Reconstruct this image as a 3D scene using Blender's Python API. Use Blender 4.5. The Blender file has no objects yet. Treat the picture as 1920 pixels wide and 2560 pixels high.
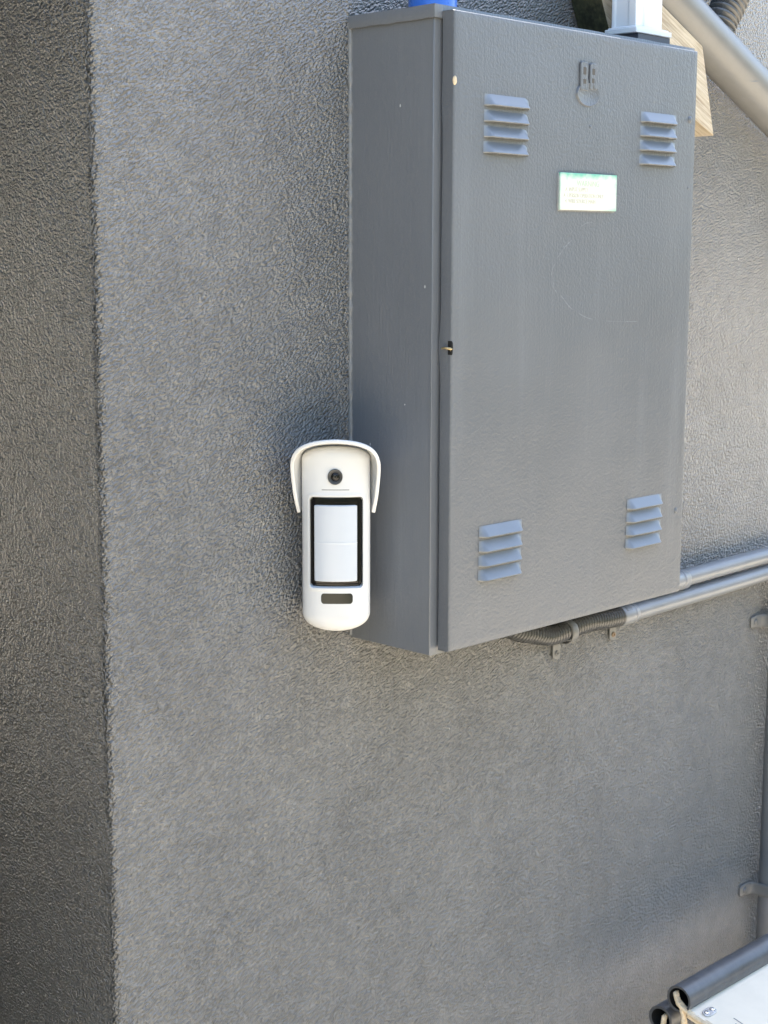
import bpy, bmesh, math, random
from mathutils import Vector, Matrix, noise

random.seed(7)
C = bpy.context.scene.collection
HEDGE_H = 2.8
Z0 = 1.2                     # height of the cabinet's underside above the ground

# ------------------------------------------------------------------ camera, sky, sun, exposure
cam_d = bpy.data.cameras.new("camera")
cam = bpy.data.objects.new("camera", cam_d); C.objects.link(cam)
YAW, PITCH, ROLL = math.radians(45.70103), math.radians(-9.23738), math.radians(0.15197)
_f = Vector((math.sin(YAW)*math.cos(PITCH), math.cos(YAW)*math.cos(PITCH), math.sin(PITCH)))
_r0 = Vector((math.cos(YAW), -math.sin(YAW), 0)); _u0 = _r0.cross(_f)
_r = _r0*math.cos(ROLL) + _u0*math.sin(ROLL); _u = _u0*math.cos(ROLL) - _r0*math.sin(ROLL)
cam.matrix_world = Matrix(((_r.x, _u.x, -_f.x, -1.17031), (_r.y, _u.y, -_f.y, -1.19269), (_r.z, _u.z, -_f.z, 0.41093 + Z0), (0, 0, 0, 1)))
cam_d.sensor_fit = 'VERTICAL'; cam_d.sensor_height = 24.0; cam_d.lens = 3890.91/2560*24.0
cam_d.clip_start = 0.02; cam_d.clip_end = 500
bpy.context.scene.camera = cam

SUN_EL, SUN_AZ = math.radians(62), math.radians(52)     # azimuth clockwise from +Y (behind the wall)
world = bpy.data.worlds.new("World"); bpy.context.scene.world = world; world.use_nodes = True
wn = world.node_tree; wn.nodes.clear()
sky = wn.nodes.new('ShaderNodeTexSky'); sky.sky_type = 'NISHITA'; sky.sun_disc = False
sky.sun_elevation = SUN_EL; sky.sun_rotation = SUN_AZ; sky.air_density = 1.3; sky.dust_density = 2.2; sky.ozone_density = 1.0
bg = wn.nodes.new('ShaderNodeBackground'); bg.inputs['Strength'].default_value = 0.15
wo = wn.nodes.new('ShaderNodeOutputWorld')
wn.links.new(sky.outputs[0], bg.inputs[0]); wn.links.new(bg.outputs[0], wo.inputs[0])
sun_d = bpy.data.lights.new("sun", 'SUN'); sun_d.energy = 5.0; sun_d.angle = math.radians(0.5); sun_d.color = (1.0, 0.94, 0.84)
sun = bpy.data.objects.new("sun", sun_d); C.objects.link(sun)
_s = Vector((math.sin(SUN_AZ)*math.cos(SUN_EL), math.cos(SUN_AZ)*math.cos(SUN_EL), math.sin(SUN_EL)))
sun.rotation_euler = _s.to_track_quat('Z', 'Y').to_euler()
vs = bpy.context.scene.view_settings
vs.view_transform = 'Standard'; vs.look = 'None'; vs.gamma = 1.0; vs.exposure = 2.12
bpy.context.scene.cycles.max_bounces = 8
bpy.context.scene.cycles.diffuse_bounces = 5

# ------------------------------------------------------------------ materials
def mat(name):
    m = bpy.data.materials.new(name); m.use_nodes = True
    nt = m.node_tree; b = nt.nodes['Principled BSDF']
    return m, nt, b
def N(nt, t, **kw):
    n = nt.nodes.new(t)
    for k, v in kw.items(): setattr(n, k, v)
    return n
def coords(nt, scale=(1, 1, 1), rot=(0, 0, 0)):
    tc = N(nt, 'ShaderNodeTexCoord'); mp = N(nt, 'ShaderNodeMapping')
    mp.inputs['Scale'].default_value = scale; mp.inputs['Rotation'].default_value = rot
    nt.links.new(tc.outputs['Object'], mp.inputs['Vector']); return mp.outputs[0]
def noise_n(nt, vec, scale, detail=2, rough=0.5):
    n = N(nt, 'ShaderNodeTexNoise'); n.inputs['Scale'].default_value = scale
    n.inputs['Detail'].default_value = detail; n.inputs['Roughness'].default_value = rough
    nt.links.new(vec, n.inputs['Vector']); return n.outputs['Fac']
def ramp(nt, fac, stops):
    r = N(nt, 'ShaderNodeValToRGB'); e = r.color_ramp.elements
    while len(e) < len(stops): e.new(0.5)
    for el, (p, c) in zip(e, stops): el.position = p; el.color = (*c, 1) if len(c) == 3 else c
    nt.links.new(fac, r.inputs[0]); return r.outputs[0]
def math_n(nt, op, a, b=None, clamp=False):
    n = N(nt, 'ShaderNodeMath', operation=op); n.use_clamp = clamp
    for i, v in enumerate((a, b)):
        if v is None: continue
        if isinstance(v, (int, float)): n.inputs[i].default_value = v
        else: nt.links.new(v, n.inputs[i])
    return n.outputs[0]
def mix(nt, fac, a, b, typ='MIX'):
    n = N(nt, 'ShaderNodeMix', data_type='RGBA', blend_type=typ)
    for s, v in ((n.inputs[0], fac), (n.inputs[6], a), (n.inputs[7], b)):
        if isinstance(v, (int, float)): s.default_value = v
        elif isinstance(v, tuple): s.default_value = (*v, 1)
        else: nt.links.new(v, s)
    return n.outputs[2]
def bump(nt, b, h, strength, dist, prev=None):
    n = N(nt, 'ShaderNodeBump'); n.inputs['Strength'].default_value = strength; n.inputs['Distance'].default_value = dist
    nt.links.new(h, n.inputs['Height'])
    if prev is not None: nt.links.new(prev, n.inputs['Normal'])
    nt.links.new(n.outputs[0], b.inputs['Normal']); return n.outputs[0]
def specks(nt, vec, scale, size, keep):
    """small scattered flecks: 1 inside a fleck"""
    v = N(nt, 'ShaderNodeTexVoronoi'); v.inputs['Scale'].default_value = scale; nt.links.new(vec, v.inputs['Vector'])
    sep = N(nt, 'ShaderNodeSeparateColor'); nt.links.new(v.outputs['Color'], sep.inputs[0])
    a = math_n(nt, 'LESS_THAN', v.outputs['Distance'], size); k = math_n(nt, 'GREATER_THAN', sep.outputs[0], keep)
    return math_n(nt, 'MULTIPLY', a, k)

def simple(name, col, rough=0.5, metal=0.0, spec=0.5, var=0.08, vscale=30, bs=0.0, bscale=300, coat=0.0):
    m, nt, b = mat(name); v = coords(nt)
    n = noise_n(nt, v, vscale, 4, 0.6)
    lo = tuple(c*(1-var) for c in col); hi = tuple(min(1, c*(1+var)) for c in col)
    nt.links.new(ramp(nt, n, [(0.3, lo), (0.7, hi)]), b.inputs['Base Color'])
    r = math_n(nt, 'MULTIPLY_ADD', n, 0.15); nt.nodes[-1].inputs[2].default_value = max(rough-0.075, 0.02)
    nt.links.new(r, b.inputs['Roughness'])
    b.inputs['Metallic'].default_value = metal; b.inputs['Specular IOR Level'].default_value = spec
    b.inputs['Coat Weight'].default_value = coat
    if bs: bump(nt, b, noise_n(nt, v, bscale, 3, 0.6), bs, 0.001)
    return m

def stucco_mat():
    m, nt, b = mat("painted_stucco"); v = coords(nt)
    # grain drawn out along the trowel stroke: turn the coordinates, then squeeze one axis
    vr = coords(nt, (1, 1, 1), (0.0, 0.55, 0.0))
    mq = N(nt, 'ShaderNodeMapping'); mq.inputs['Scale'].default_value = (0.50, 0.75, 1.0); nt.links.new(vr, mq.inputs['Vector']); vs_ = mq.outputs[0]
    big = noise_n(nt, v, 5.0, 4, 0.55)
    mid = noise_n(nt, v, 40.0, 3, 0.6)
    base = ramp(nt, big, [(0.3, (0.157, 0.154, 0.146)), (0.7, (0.184, 0.180, 0.171))])
    stain = noise_n(nt, coords(nt, (1, 1, 0.30)), 4.2, 4, 0.6)
    base = mix(nt, math_n(nt, 'MULTIPLY', ramp_fac(nt, stain, 0.50, 0.68), 0.12), base, (0.120, 0.120, 0.113))
    base = mix(nt, 0.30, base, ramp(nt, mid, [(0.35, (0.13, 0.127, 0.121)), (0.65, (0.24, 0.235, 0.222))]))
    sp = specks(nt, v, 45, 0.045, 0.965)
    base = mix(nt, sp, base, (0.62, 0.60, 0.55))
    nt.links.new(base, b.inputs['Base Color'])
    b.inputs['Roughness'].default_value = 0.34; b.inputs['Specular IOR Level'].default_value = 0.7
    g = noise_n(nt, vs_, 440, 1.2, 0.5)
    g2 = noise_n(nt, v, 200, 1, 0.5)
    h = math_n(nt, 'ADD', math_n(nt, 'MULTIPLY', g, 1.0), math_n(nt, 'MULTIPLY', g2, 0.35))
    patch = noise_n(nt, v, 7.0, 3, 0.55)
    h = math_n(nt, 'MULTIPLY', h, math_n(nt, 'ADD', math_n(nt, 'MULTIPLY', ramp_fac(nt, patch, 0.35, 0.65), 0.28), 0.86))
    pit = specks(nt, v, 120, 0.16, 0.93)
    h = math_n(nt, 'SUBTRACT', h, math_n(nt, 'MULTIPLY', pit, 0.25))
    rg = math_n(nt, 'ADD', math_n(nt, 'MULTIPLY', ramp_fac(nt, noise_n(nt, v, 3.3, 4, 0.6), 0.35, 0.65), 0.06), 0.31)
    nt.links.new(rg, b.inputs['Roughness'])
    bump(nt, b, h, 1.0, 0.0086)
    b.inputs['Coat Weight'].default_value = 0.7; b.inputs['Coat Roughness'].default_value = 0.22
    nt.links.new(b.inputs['Normal'].links[0].from_socket, b.inputs['Coat Normal'])
    return m

def cab_mat(name, peel, brush, C0):
    m, nt, b = mat(name); v = coords(nt)
    n = noise_n(nt, v, 7.0, 5, 0.55)
    base = ramp(nt, n, [(0.3, (C0*0.90, C0*0.96, C0*1.06)), (0.7, (C0*0.98, C0*1.04, C0*1.14))])
    sp = specks(nt, v, 26, 0.020, 0.95)
    sp2 = specks(nt, coords(nt, (1, 1, 0.45)), 70, 0.05, 0.992)
    base = mix(nt, math_n(nt, 'MAXIMUM', sp, sp2), base, (0.62, 0.62, 0.60))
    # faint wash marks running down
    st = noise_n(nt, coords(nt, (14, 14, 1.2)), 1.6, 3, 0.6)
    base = mix(nt, math_n(nt, 'MULTIPLY', ramp_fac(nt, st, 0.56, 0.75), 0.13), base, (0.30, 0.32, 0.34))
    nt.links.new(base, b.inputs['Base Color'])
    r = math_n(nt, 'MULTIPLY_ADD', n, 0.22); nt.nodes[-1].inputs[2].default_value = 0.26
    nt.links.new(r, b.inputs['Roughness']); b.inputs['Specular IOR Level'].default_value = 0.5
    p1 = noise_n(nt, v, 330, 2.5, 0.55)
    zf = N(nt, 'ShaderNodeSeparateXYZ'); tc = N(nt, 'ShaderNodeTexCoord'); nt.links.new(tc.outputs['Object'], zf.inputs[0])
    h = math_n(nt, 'MULTIPLY', p1, peel)
    p2 = noise_n(nt, coords(nt, (1, 1, 0.035)), 480, 2, 0.5)
    h = math_n(nt, 'ADD', h, math_n(nt, 'MULTIPLY', p2, brush))
    p3 = noise_n(nt, v, 9, 2, 0.5)
    h = math_n(nt, 'ADD', h, math_n(nt, 'MULTIPLY', p3, 1.6))
    bump(nt, b, h, 1.0, 0.0011)
    return m
def ramp_fac(nt, fac, lo, hi):
    n = N(nt, 'ShaderNodeMapRange'); n.inputs[1].default_value = lo; n.inputs[2].default_value = hi
    nt.links.new(fac, n.inputs[0]); return n.outputs[0]

def wood_mat():
    m, nt, b = mat("weathered_timber")
    v = coords(nt, (1, 1, 1)); s = coords(nt, (4, 60, 60)); s2 = coords(nt, (14, 240, 240))
    g = noise_n(nt, s, 1.4, 4, 0.6); g2 = noise_n(nt, s2, 1.5, 3, 0.6)
    base = ramp(nt, g, [(0.25, (0.30, 0.22, 0.14)), (0.5, (0.50, 0.41, 0.29)), (0.75, (0.60, 0.52, 0.40))])
    base = mix(nt, 0.45, base, ramp(nt, g2, [(0.35, (0.20, 0.15, 0.10)), (0.6, (0.62, 0.54, 0.42))]))
    nt.links.new(base, b.inputs['Base Color']); b.inputs['Roughness'].default_value = 0.75
    bump(nt, b, math_n(nt, 'ADD', g, g2), 0.9, 0.0012)
    return m
def moss_mat():
    m, nt, b = mat("mossy_end_grain"); v = coords(nt); s = coords(nt, (60, 60, 9))
    n = noise_n(nt, s, 1.2, 4, 0.65); n2 = noise_n(nt, v, 160, 3, 0.6)
    base = ramp(nt, n, [(0.3, (0.030, 0.026, 0.014)), (0.55, (0.055, 0.052, 0.024)), (0.75, (0.12, 0.11, 0.05))])
    base = mix(nt, 0.4, base, ramp(nt, n2, [(0.4, (0.02, 0.02, 0.012)), (0.7, (0.13, 0.12, 0.06))]))
    nt.links.new(base, b.inputs['Base Color']); b.inputs['Roughness'].default_value = 0.85
    bump(nt, b, n2, 0.8, 0.001); return m
def sign_mat():
    m, nt, b = mat("faded_label"); tc = N(nt, 'ShaderNodeTexCoord'); sp = N(nt, 'ShaderNodeSeparateXYZ')
    nt.links.new(tc.outputs['Object'], sp.inputs[0])
    v = coords(nt); n = noise_n(nt, v, 70, 3, 0.6)
    nz = math_n(nt, 'MULTIPLY', math_n(nt, 'SUBTRACT', n, 0.5), 0.016)
    ax = math_n(nt, 'ADD', math_n(nt, 'ABSOLUTE', sp.outputs[0]), nz)
    ax = ramp_fac(nt, ax, 0.046, 0.052)
    az = ramp_fac(nt, math_n(nt, 'ADD', sp.outputs[2], nz), 0.0125, 0.0195)
    ab = math_n(nt, 'MULTIPLY', ramp_fac(nt, math_n(nt, 'SUBTRACT', math_n(nt, 'MULTIPLY', sp.outputs[0], 0.18), sp.outputs[2]), 0.0225, 0.029), 0.8)
    e = math_n(nt, 'MAXIMUM', math_n(nt, 'MAXIMUM', math_n(nt, 'MULTIPLY', ax, 0.45), az), ab)
    base = mix(nt, e, (0.62, 0.62, 0.56), (0.15, 0.44, 0.33))
    nt.links.new(base, b.inputs['Base Color']); b.inputs['Roughness'].default_value = 0.35
    return m
def ground_mat():
    m, nt, b = mat("pale_paving"); v = coords(nt)
    n = noise_n(nt, v, 2.5, 6, 0.6); n2 = noise_n(nt, v, 80, 3, 0.6)
    base = ramp(nt, n, [(0.3, (0.52, 0.45, 0.345)), (0.7, (0.61, 0.535, 0.42))])
    base = mix(nt, 0.3, base, ramp(nt, n2, [(0.3, (0.40, 0.35, 0.27)), (0.7, (0.64, 0.57, 0.45))]))
    nt.links.new(base, b.inputs['Base Color']); b.inputs['Roughness'].default_value = 0.85
    bump(nt, b, n2, 0.5, 0.003); return m

M = dict(
    stucco=stucco_mat(), door=cab_mat("cabinet_door_paint", 0.62, 0.25, 0.122), side=cab_mat("cabinet_side_paint", 0.22, 0.40, 0.160),
    pipe=simple("grey_pipe_paint", (0.185, 0.183, 0.180), 0.36, spec=0.55, bs=0.10, bscale=120, var=0.06),
    conduit=simple("conduit_paint", (0.20, 0.205, 0.215), 0.33, spec=0.6, bs=0.12, bscale=160, var=0.06),
    flex=simple("flex_conduit", (0.070, 0.070, 0.070), 0.28, spec=0.8),
    clip=simple("painted_clip", (0.155, 0.155, 0.152), 0.45, bs=0.2, bscale=200, var=0.15),
    white=simple("white_plastic", (0.64, 0.64, 0.64), 0.34, var=0.01, spec=0.45),
    pvc=simple("white_pvc", (0.76, 0.76, 0.77), 0.30, var=0.01),
    lens=simple("milky_lens", (0.54, 0.57, 0.62), 0.22, var=0.01, spec=0.5),
    gloss=simple("gloss_black", (0.010, 0.009, 0.009), 0.08, var=0.05, spec=0.28),
    irw=simple("infrared_window", (0.030, 0.030, 0.024), 0.15, var=0.05, spec=0.25),
    bezel=simple("lens_bezel", (0.045, 0.045, 0.045), 0.38, var=0.05),
    black=simple("dark_void", (0.006, 0.006, 0.006), 0.9, var=0.1),
    groove=simple("groove_grey", (0.16, 0.165, 0.17), 0.6, var=0.05),
    blue=simple("blue_plastic", (0.040, 0.17, 0.58), 0.28, var=0.03, spec=0.5, coat=0.2),
    plate=simple("dark_base_plate", (0.07, 0.07, 0.085), 0.5, bs=0.1),
    chip=simple("cream_primer", (0.62, 0.50, 0.34), 0.7, var=0.12, vscale=200, bs=0.3),
    brass=simple("tarnished_brass", (0.50, 0.38, 0.20), 0.38, metal=0.8, var=0.3, vscale=300, bs=0.3),
    tube=simple("scuffed_grey_tube", (0.075, 0.078, 0.085), 0.40, spec=0.6, var=0.25, vscale=40, bs=0.35, bscale=90),
    board=simple("cream_white_board", (0.78, 0.69, 0.55), 0.42, var=0.03, bs=0.05),
    fibre=simple("torn_fibre", (0.62, 0.50, 0.34), 0.8, var=0.25, vscale=120, bs=0.8, bscale=220),
    zinc=simple("zinc", (0.55, 0.56, 0.58), 0.30, metal=0.9, var=0.1, vscale=120, bs=0.2),
    rust=simple("rusty_paint", (0.24, 0.17, 0.11), 0.7, var=0.3, vscale=150, bs=0.4),
    scratch=simple("pale_scratch", (0.185, 0.195, 0.21), 0.55, var=0.15, vscale=300),
    inkg=simple("faded_green_ink", (0.40, 0.52, 0.38), 0.5, var=0.1),
    ink=simple("faded_ink", (0.47, 0.45, 0.36), 0.5, var=0.1),
    fence=simple("shade_fence_timber", (0.022, 0.021, 0.012), 0.8, var=0.3, vscale=12, bs=0.6, bscale=60),
    hedge=simple("added_hedge_leaves", (0.035, 0.055, 0.018), 0.6, var=0.6, vscale=14, bs=1.0, bscale=40),
    counter=simple("shadowy_counter", (0.075, 0.065, 0.055), 0.7),
    vent=simple("vent_sky_tint", (0.165, 0.185, 0.215), 0.34, spec=0.5, var=0.05),  # door paint made paler and bluer: sky light put into the colour
    added_roof=simple("roof_sheet", (0.10, 0.105, 0.11), 0.5),
    caulk=simple("painted_sealant", (0.19, 0.195, 0.20), 0.45, var=0.15, vscale=120, bs=0.9, bscale=150),
    wood=wood_mat(), moss=moss_mat(), sign=sign_mat(), ground=ground_mat(),
)

# ------------------------------------------------------------------ mesh helpers
class MB:
    def __init__(s): s.v = []; s.f = []; s.m = []
    def add(s, verts, faces, mi=0):
        o = len(s.v); s.v += [tuple(v) for v in verts]; s.f += [tuple(i+o for i in f) for f in faces]; s.m += [mi]*len(faces)
        return o
    def grid(s, rows, mi=0, close_u=False, flip=False):
        n = len(rows[0]); o = len(s.v); s.v += [tuple(p) for r in rows for p in r]
        for i in range(len(rows)-1):
            for j in range(n if close_u else n-1):
                k = (j+1) % n
                q = (o+i*n+j, o+i*n+k, o+(i+1)*n+k, o+(i+1)*n+j)
                s.f.append(q[::-1] if flip else q); s.m.append(mi)
        return o
    def box(s, a, b, mi=0):
        x0, y0, z0 = a; x1, y1, z1 = b
        v = [(x0,y0,z0),(x1,y0,z0),(x1,y1,z0),(x0,y1,z0),(x0,y0,z1),(x1,y0,z1),(x1,y1,z1),(x0,y1,z1)]
        s.add(v, [(3,2,1,0),(4,5,6,7),(0,1,5,4),(1,2,6,5),(2,3,7,6),(3,0,4,7)], mi)
    def prism(s, poly, y0, y1, mi=0):
        """polygon of (x, z) extruded from y0 (front, smaller) to y1"""
        n = len(poly)
        v = [(x, y0, z) for x, z in poly] + [(x, y1, z) for x, z in poly]
        s.add(v, [tuple(range(n)), tuple(range(2*n-1, n-1, -1))] + [(i, i+n, (i+1) % n+n, (i+1) % n) for i in range(n)], mi)
    def tube(s, path, rad, seg=24, mi=0, caps=True):
        """path: points, rad: number or list"""
        P = [Vector(p) for p in path]; n = len(P); rows = []
        up = Vector((0, 0, 1)); t0 = (P[1]-P[0]).normalized()
        if abs(t0.dot(up)) > 0.95: up = Vector((0, 1, 0))
        a = t0.cross(up).normalized()
        for i in range(n):
            t = (P[min(i+1, n-1)]-P[max(i-1, 0)]).normalized()
            a = (a - t*a.dot(t)).normalized(); b = t.cross(a)
            r = rad[i] if isinstance(rad, (list, tuple)) else rad
            rows.append([P[i]+a*(r*math.cos(2*math.pi*k/seg))+b*(r*math.sin(2*math.pi*k/seg)) for k in range(seg)])
        o = s.grid(rows, mi, close_u=True)
        if caps:
            s.f.append(tuple(o+k for k in range(seg))[::-1]); s.m.append(mi)
            s.f.append(tuple(o+(n-1)*seg+k for k in range(seg))); s.m.append(mi)
    def lathe(s, c, axis, prof, seg=32, mi=0):
        """prof: (radius, offset along axis)"""
        A = Vector(axis).normalized(); u = A.orthogonal().normalized(); w = A.cross(u); c = Vector(c)
        s.grid([[c+A*h+u*(r*math.cos(2*math.pi*k/seg))+w*(r*math.sin(2*math.pi*k/seg)) for k in range(seg)] for r, h in prof], mi, close_u=True)
    def build(s, name, mats, parent=None, smooth=None, bevel=0, loc=None, seg=2):
        me = bpy.data.meshes.new(name); me.from_pydata(s.v, [], s.f)
        if not isinstance(mats, (list, tuple)): mats = [mats]
        for m in mats: me.materials.append(m)
        me.polygons.foreach_set('material_index', s.m)
        bm = bmesh.new(); bm.from_mesh(me); bmesh.ops.remove_doubles(bm, verts=bm.verts, dist=1e-6)
        bmesh.ops.recalc_face_normals(bm, faces=bm.faces); bm.to_mesh(me); bm.free()
        if smooth is not None:
            me.polygons.foreach_set('use_smooth', [True]*len(me.polygons)); me.update()
            me.set_sharp_from_angle(angle=math.radians(smooth))
        o = bpy.data.objects.new(name, me); C.objects.link(o)
        if parent: o.parent = parent
        if loc: o.location = loc
        if bevel:
            b = o.modifiers.new('bevel', 'BEVEL'); b.width = bevel; b.segments = seg; b.limit_method = 'ANGLE'; b.angle_limit = math.radians(30)
            b.harden_normals = False
            me.polygons.foreach_set('use_smooth', [True]*len(me.polygons)); me.set_sharp_from_angle(angle=math.radians(smooth or 60))
        return o

def tag(o, label=None, cat=None, group=None, kind=None):
    for k, v in (('label', label), ('category', cat), ('group', group), ('kind', kind)):
        if v: o[k] = v
    return o
def thing(name, label, cat, loc=(0, 0, 0), rz=0, group=None):
    o = bpy.data.objects.new(name, None); C.objects.link(o); o.location = loc; o.rotation_euler = (0, 0, rz); o.empty_display_size = 0.05
    return tag(o, label, cat, group)
def sstep(a, b, x):
    t = max(0.0, min(1.0, (x-a)/(b-a))); return t*t*(3-2*t)
def nz(p, s): return noise.noise(Vector(p)*s)

# ------------------------------------------------------------------ ground
g = MB(); n = 24
g.grid([[(-60+120*i/n, -60+120*j/n, 0) for i in range(n+1)] for j in range(n+1)])
tag(g.build('ground', M['ground']), kind='structure')

# ------------------------------------------------------------------ rendered wall round the corner (front run + return)
WX = -0.324                  # the corner
def wall_building():
    root = thing('rendered_building', 'charcoal grey textured stucco wall turning a corner at the left, behind the cabinet', 'wall', (WX, 0, 0))
    mb = MB(); top = 2.25
    # parameter u runs from the return (y>0) round the corner to the front run; R = corner radius
    R = 0.006; us = []
    y = 4.0
    for yy in (4.0, 1.5, 0.6, 0.30): us.append(('s', yy))
    k = 0.06
    for i in range(7): us.append(('s', 0.24-0.03*i))
    for xx in (0.045, 0.03, 0.02): us.append(('s', xx))
    for i in range(9): us.append(('s', 0.0145-0.0010*i))
    for i in range(7): us.append(('c', math.pi/2*i/6))
    for i in range(9): us.append(('f', R+0.0010+0.0010*i))
    for xx in (0.022, 0.032): us.append(('f', xx))
    x = 0.05
    for xx in (0.06, 0.09, 0.13, 0.18, 0.30, 0.6, 1.0, 1.6, 3.0, 6.0): us.append(('f', xx))
    zs = [0, 0.3, 0.6, 0.75]; z = 0.78
    while z < 1.88: zs.append(z); z += 0.0013
    zs += [1.95, 2.1, top]
    rows = []
    for z in zs:
        row = []
        for t, a in us:
            if t == 's': p = (0, a, z); nrm = (-1, 0, 0)
            elif t == 'f': p = (a, 0, z); nrm = (0, -1, 0)
            else: p = (R-R*math.cos(a), R-R*math.sin(a), z); nrm = (-math.cos(a), -math.sin(a), 0)
            d = 0.0
            near = abs(p[0]) < 0.0115 and abs(p[1]) < 0.0115
            if near:
                w = 1-sstep(0.004, 0.0114, max(abs(p[0]), abs(p[1])))
                d = w*(0.0007*nz(p, 190)+0.0007*nz(p, 330)+0.0006*nz(p, 12))
            row.append((p[0]+nrm[0]*d, p[1]+nrm[1]*d, p[2]))
        rows.append(row)
    mb.grid(rows)
    mb.build('wall', M['stucco'], root, smooth=80)
    rb = MB(); rb.box((0.03, 0.03, top-0.02), (6.0, 4.0, top+0.06)); rb.box((5.98, 0.03, 0), (6.02, 4.0, top-0.02)); rb.box((0.03, 3.97, 0), (5.98, 4.01, top-0.02))
    rb.build('added_roof', M['added_roof'], root)  # unseen roof and rear walls, added to keep the sun off the front
    eb = MB(); eb.box((-0.42, 0.02, top-0.06), (0.028, 4.0, top+0.04)); eb.build('added_eave', M['added_roof'], root)  # unseen overhang, added to block sky light from the return wall
    return root
wall_building()

# added dark fence outside the frame, put there to shade the return wall
fe = thing('added_shade_fence', 'added unseen dark timber fence shading the return wall of the building', 'fence', (-0.66, 0, 0))
fb = MB()
for i in range(28):
    y0 = -0.16+0.152*i; fb.box((-0.012, y0, 0.02), (0.012, y0+0.146, 3.3))
fb.build('palings', M['fence'], fe)
fr = MB(); fr.box((-0.055, -0.16, 0.5), (-0.0125, 4.1, 0.58)); fr.build('rail', M['fence'], fe)

# added hedges outside the frame, put there to cut low light on the wall
def hedge(label, p0, p1, h, th):
    t = thing('added_hedge', label, 'hedge', p0)
    a = Vector(p0); d = Vector(p1)-a; L = d.length; d.normalize(); nrm_ = Vector((-d.y, d.x, 0)); b = MB(); rows = []
    prof = [(-th/2, 0.0), (-th/2*1.05, h*0.3), (-th/2*1.05, h*0.65), (-th/2*0.9, h*0.95), (-th/4, h*1.02), (th/4, h*1.0), (th/2*0.9, h*0.94), (th/2, h*0.5), (th/2, 0.0)]
    n = int(L/0.12)
    for i in range(n+1):
        row = []
        for k, (u, z) in enumerate(prof):
            p = d*(L*i/n)+nrm_*u; e = 0.10*nz((p.x+a.x, p.y+a.y, z), 2.2)+0.05*nz((p.x, p.y, z), 9)
            row.append((p.x+nrm_.x*e, p.y+nrm_.y*e, z+e*(0.6 if z > 0.1 else 0)))
        rows.append(row)
    b.grid(rows); b.build('foliage', M['hedge'], t, smooth=80)
hedge('added unseen long dark green hedge blocking low sky light opposite the wall', (-9.0, -5.2, 0), (11.0, -5.2, 0), HEDGE_H, 0.9)
hedge('added unseen dark green hedge blocking low light from the left', (-6.5, 4.0, 0), (-6.5, -4.6, 0), HEDGE_H, 0.9)

hedge('added unseen shorter green hedge cutting light from the right', (6.2, -4.6, 0), (6.2, -1.4, 0), 1.9, 0.8)

# ------------------------------------------------------------------ meter cabinet
W, H, D, T = 0.45, 0.6581, 0.1182, 0.0196
YD = -(D+T)
cab = thing('meter_cabinet', 'tall grey painted steel wall cabinet with louvred door', 'cabinet', (0, 0, Z0))
b = MB()
b.box((0.0, -D+0.0015, 0.0), (0.0016, 0.0, H-0.011))                 # left side sheet
b.box((W-0.0016, -D+0.0015, 0.0), (W, 0.0, H-0.011))
b.box((0.0016, -D+0.0015, 0.0), (W-0.0016, 0.0, 0.0016))
b.build('body', M['side'], cab, bevel=0.0004)
b = MB()                                                          # front frame flanges, folded round the opening
fr_w = 0.020
def frame_strip(x0, x1, z0, z1): b.box((x0, -D, z0), (x1, -D+0.0014, z1))
frame_strip(-0.0005, fr_w, -0.0005, H-0.012); frame_strip(W-fr_w, W+0.0005, -0.0005, H-0.012)
frame_strip(fr_w+0.0002, W-fr_w-0.0002, -0.0005, fr_w); frame_strip(fr_w+0.0002, W-fr_w-0.0002, H-0.032, H-0.012)
b.build('frame', M['side'], cab, bevel=0.0006)
b = MB(); b.box((0.02, -D+0.006, 0.02), (W-0.02, -D+0.007, H-0.03)); b.build('dark_interior', M['black'], cab)
# cap with a turned-down lip, slightly dented
b = MB(); ns = 40
def cap_line(f):   # polyline of the lip seen from above: back left -> front left -> front right -> back right
    return f
for (p0, p1) in (((-0.0032, 0.0), (-0.0032, -D-0.0032)), ((-0.0032, -D-0.0032), (W+0.003, -D-0.0032)), ((W+0.003, -D-0.0032), (W+0.003, 0.0))):
    rt, rb2 = [], []
    for i in range(ns+1):
        t = i/ns; x = p0[0]+(p1[0]-p0[0])*t; y = p0[1]+(p1[1]-p0[1])*t
        e = min(1, 6*t, 6*(1-t)); w = 0.0006*nz((x*9, y*9, 0.3), 8)*e
        rt.append((x, y, H+0.0006*nz((x, y, 1), 30)*e)); rb2.append((x+(w if p0[0] == p1[0] else 0), y+(w if p0[1] == p1[1] else 0), H-(0.0128 if p0[1] != p1[1] or p1[0] < 0 else 0.0128)-0.0007*nz((x, y, 5), 60)*e))
    b.grid([rt, rb2])
b.add([(-0.0032, -D-0.0032, H), (W+0.003, -D-0.0032, H), (W+0.003, 0, H), (-0.0032, 0, H)], [(0, 1, 2, 3)])
o = b.build('cap', M['side'], cab, smooth=40)
sm = o.modifiers.new('solid', 'SOLIDIFY'); sm.thickness = 0.0012; sm.offset = -1
bv = o.modifiers.new('bevel', 'BEVEL'); bv.width = 0.0007; bv.segments = 2; bv.limit_method = 'ANGLE'; bv.angle_limit = math.radians(40)

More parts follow.
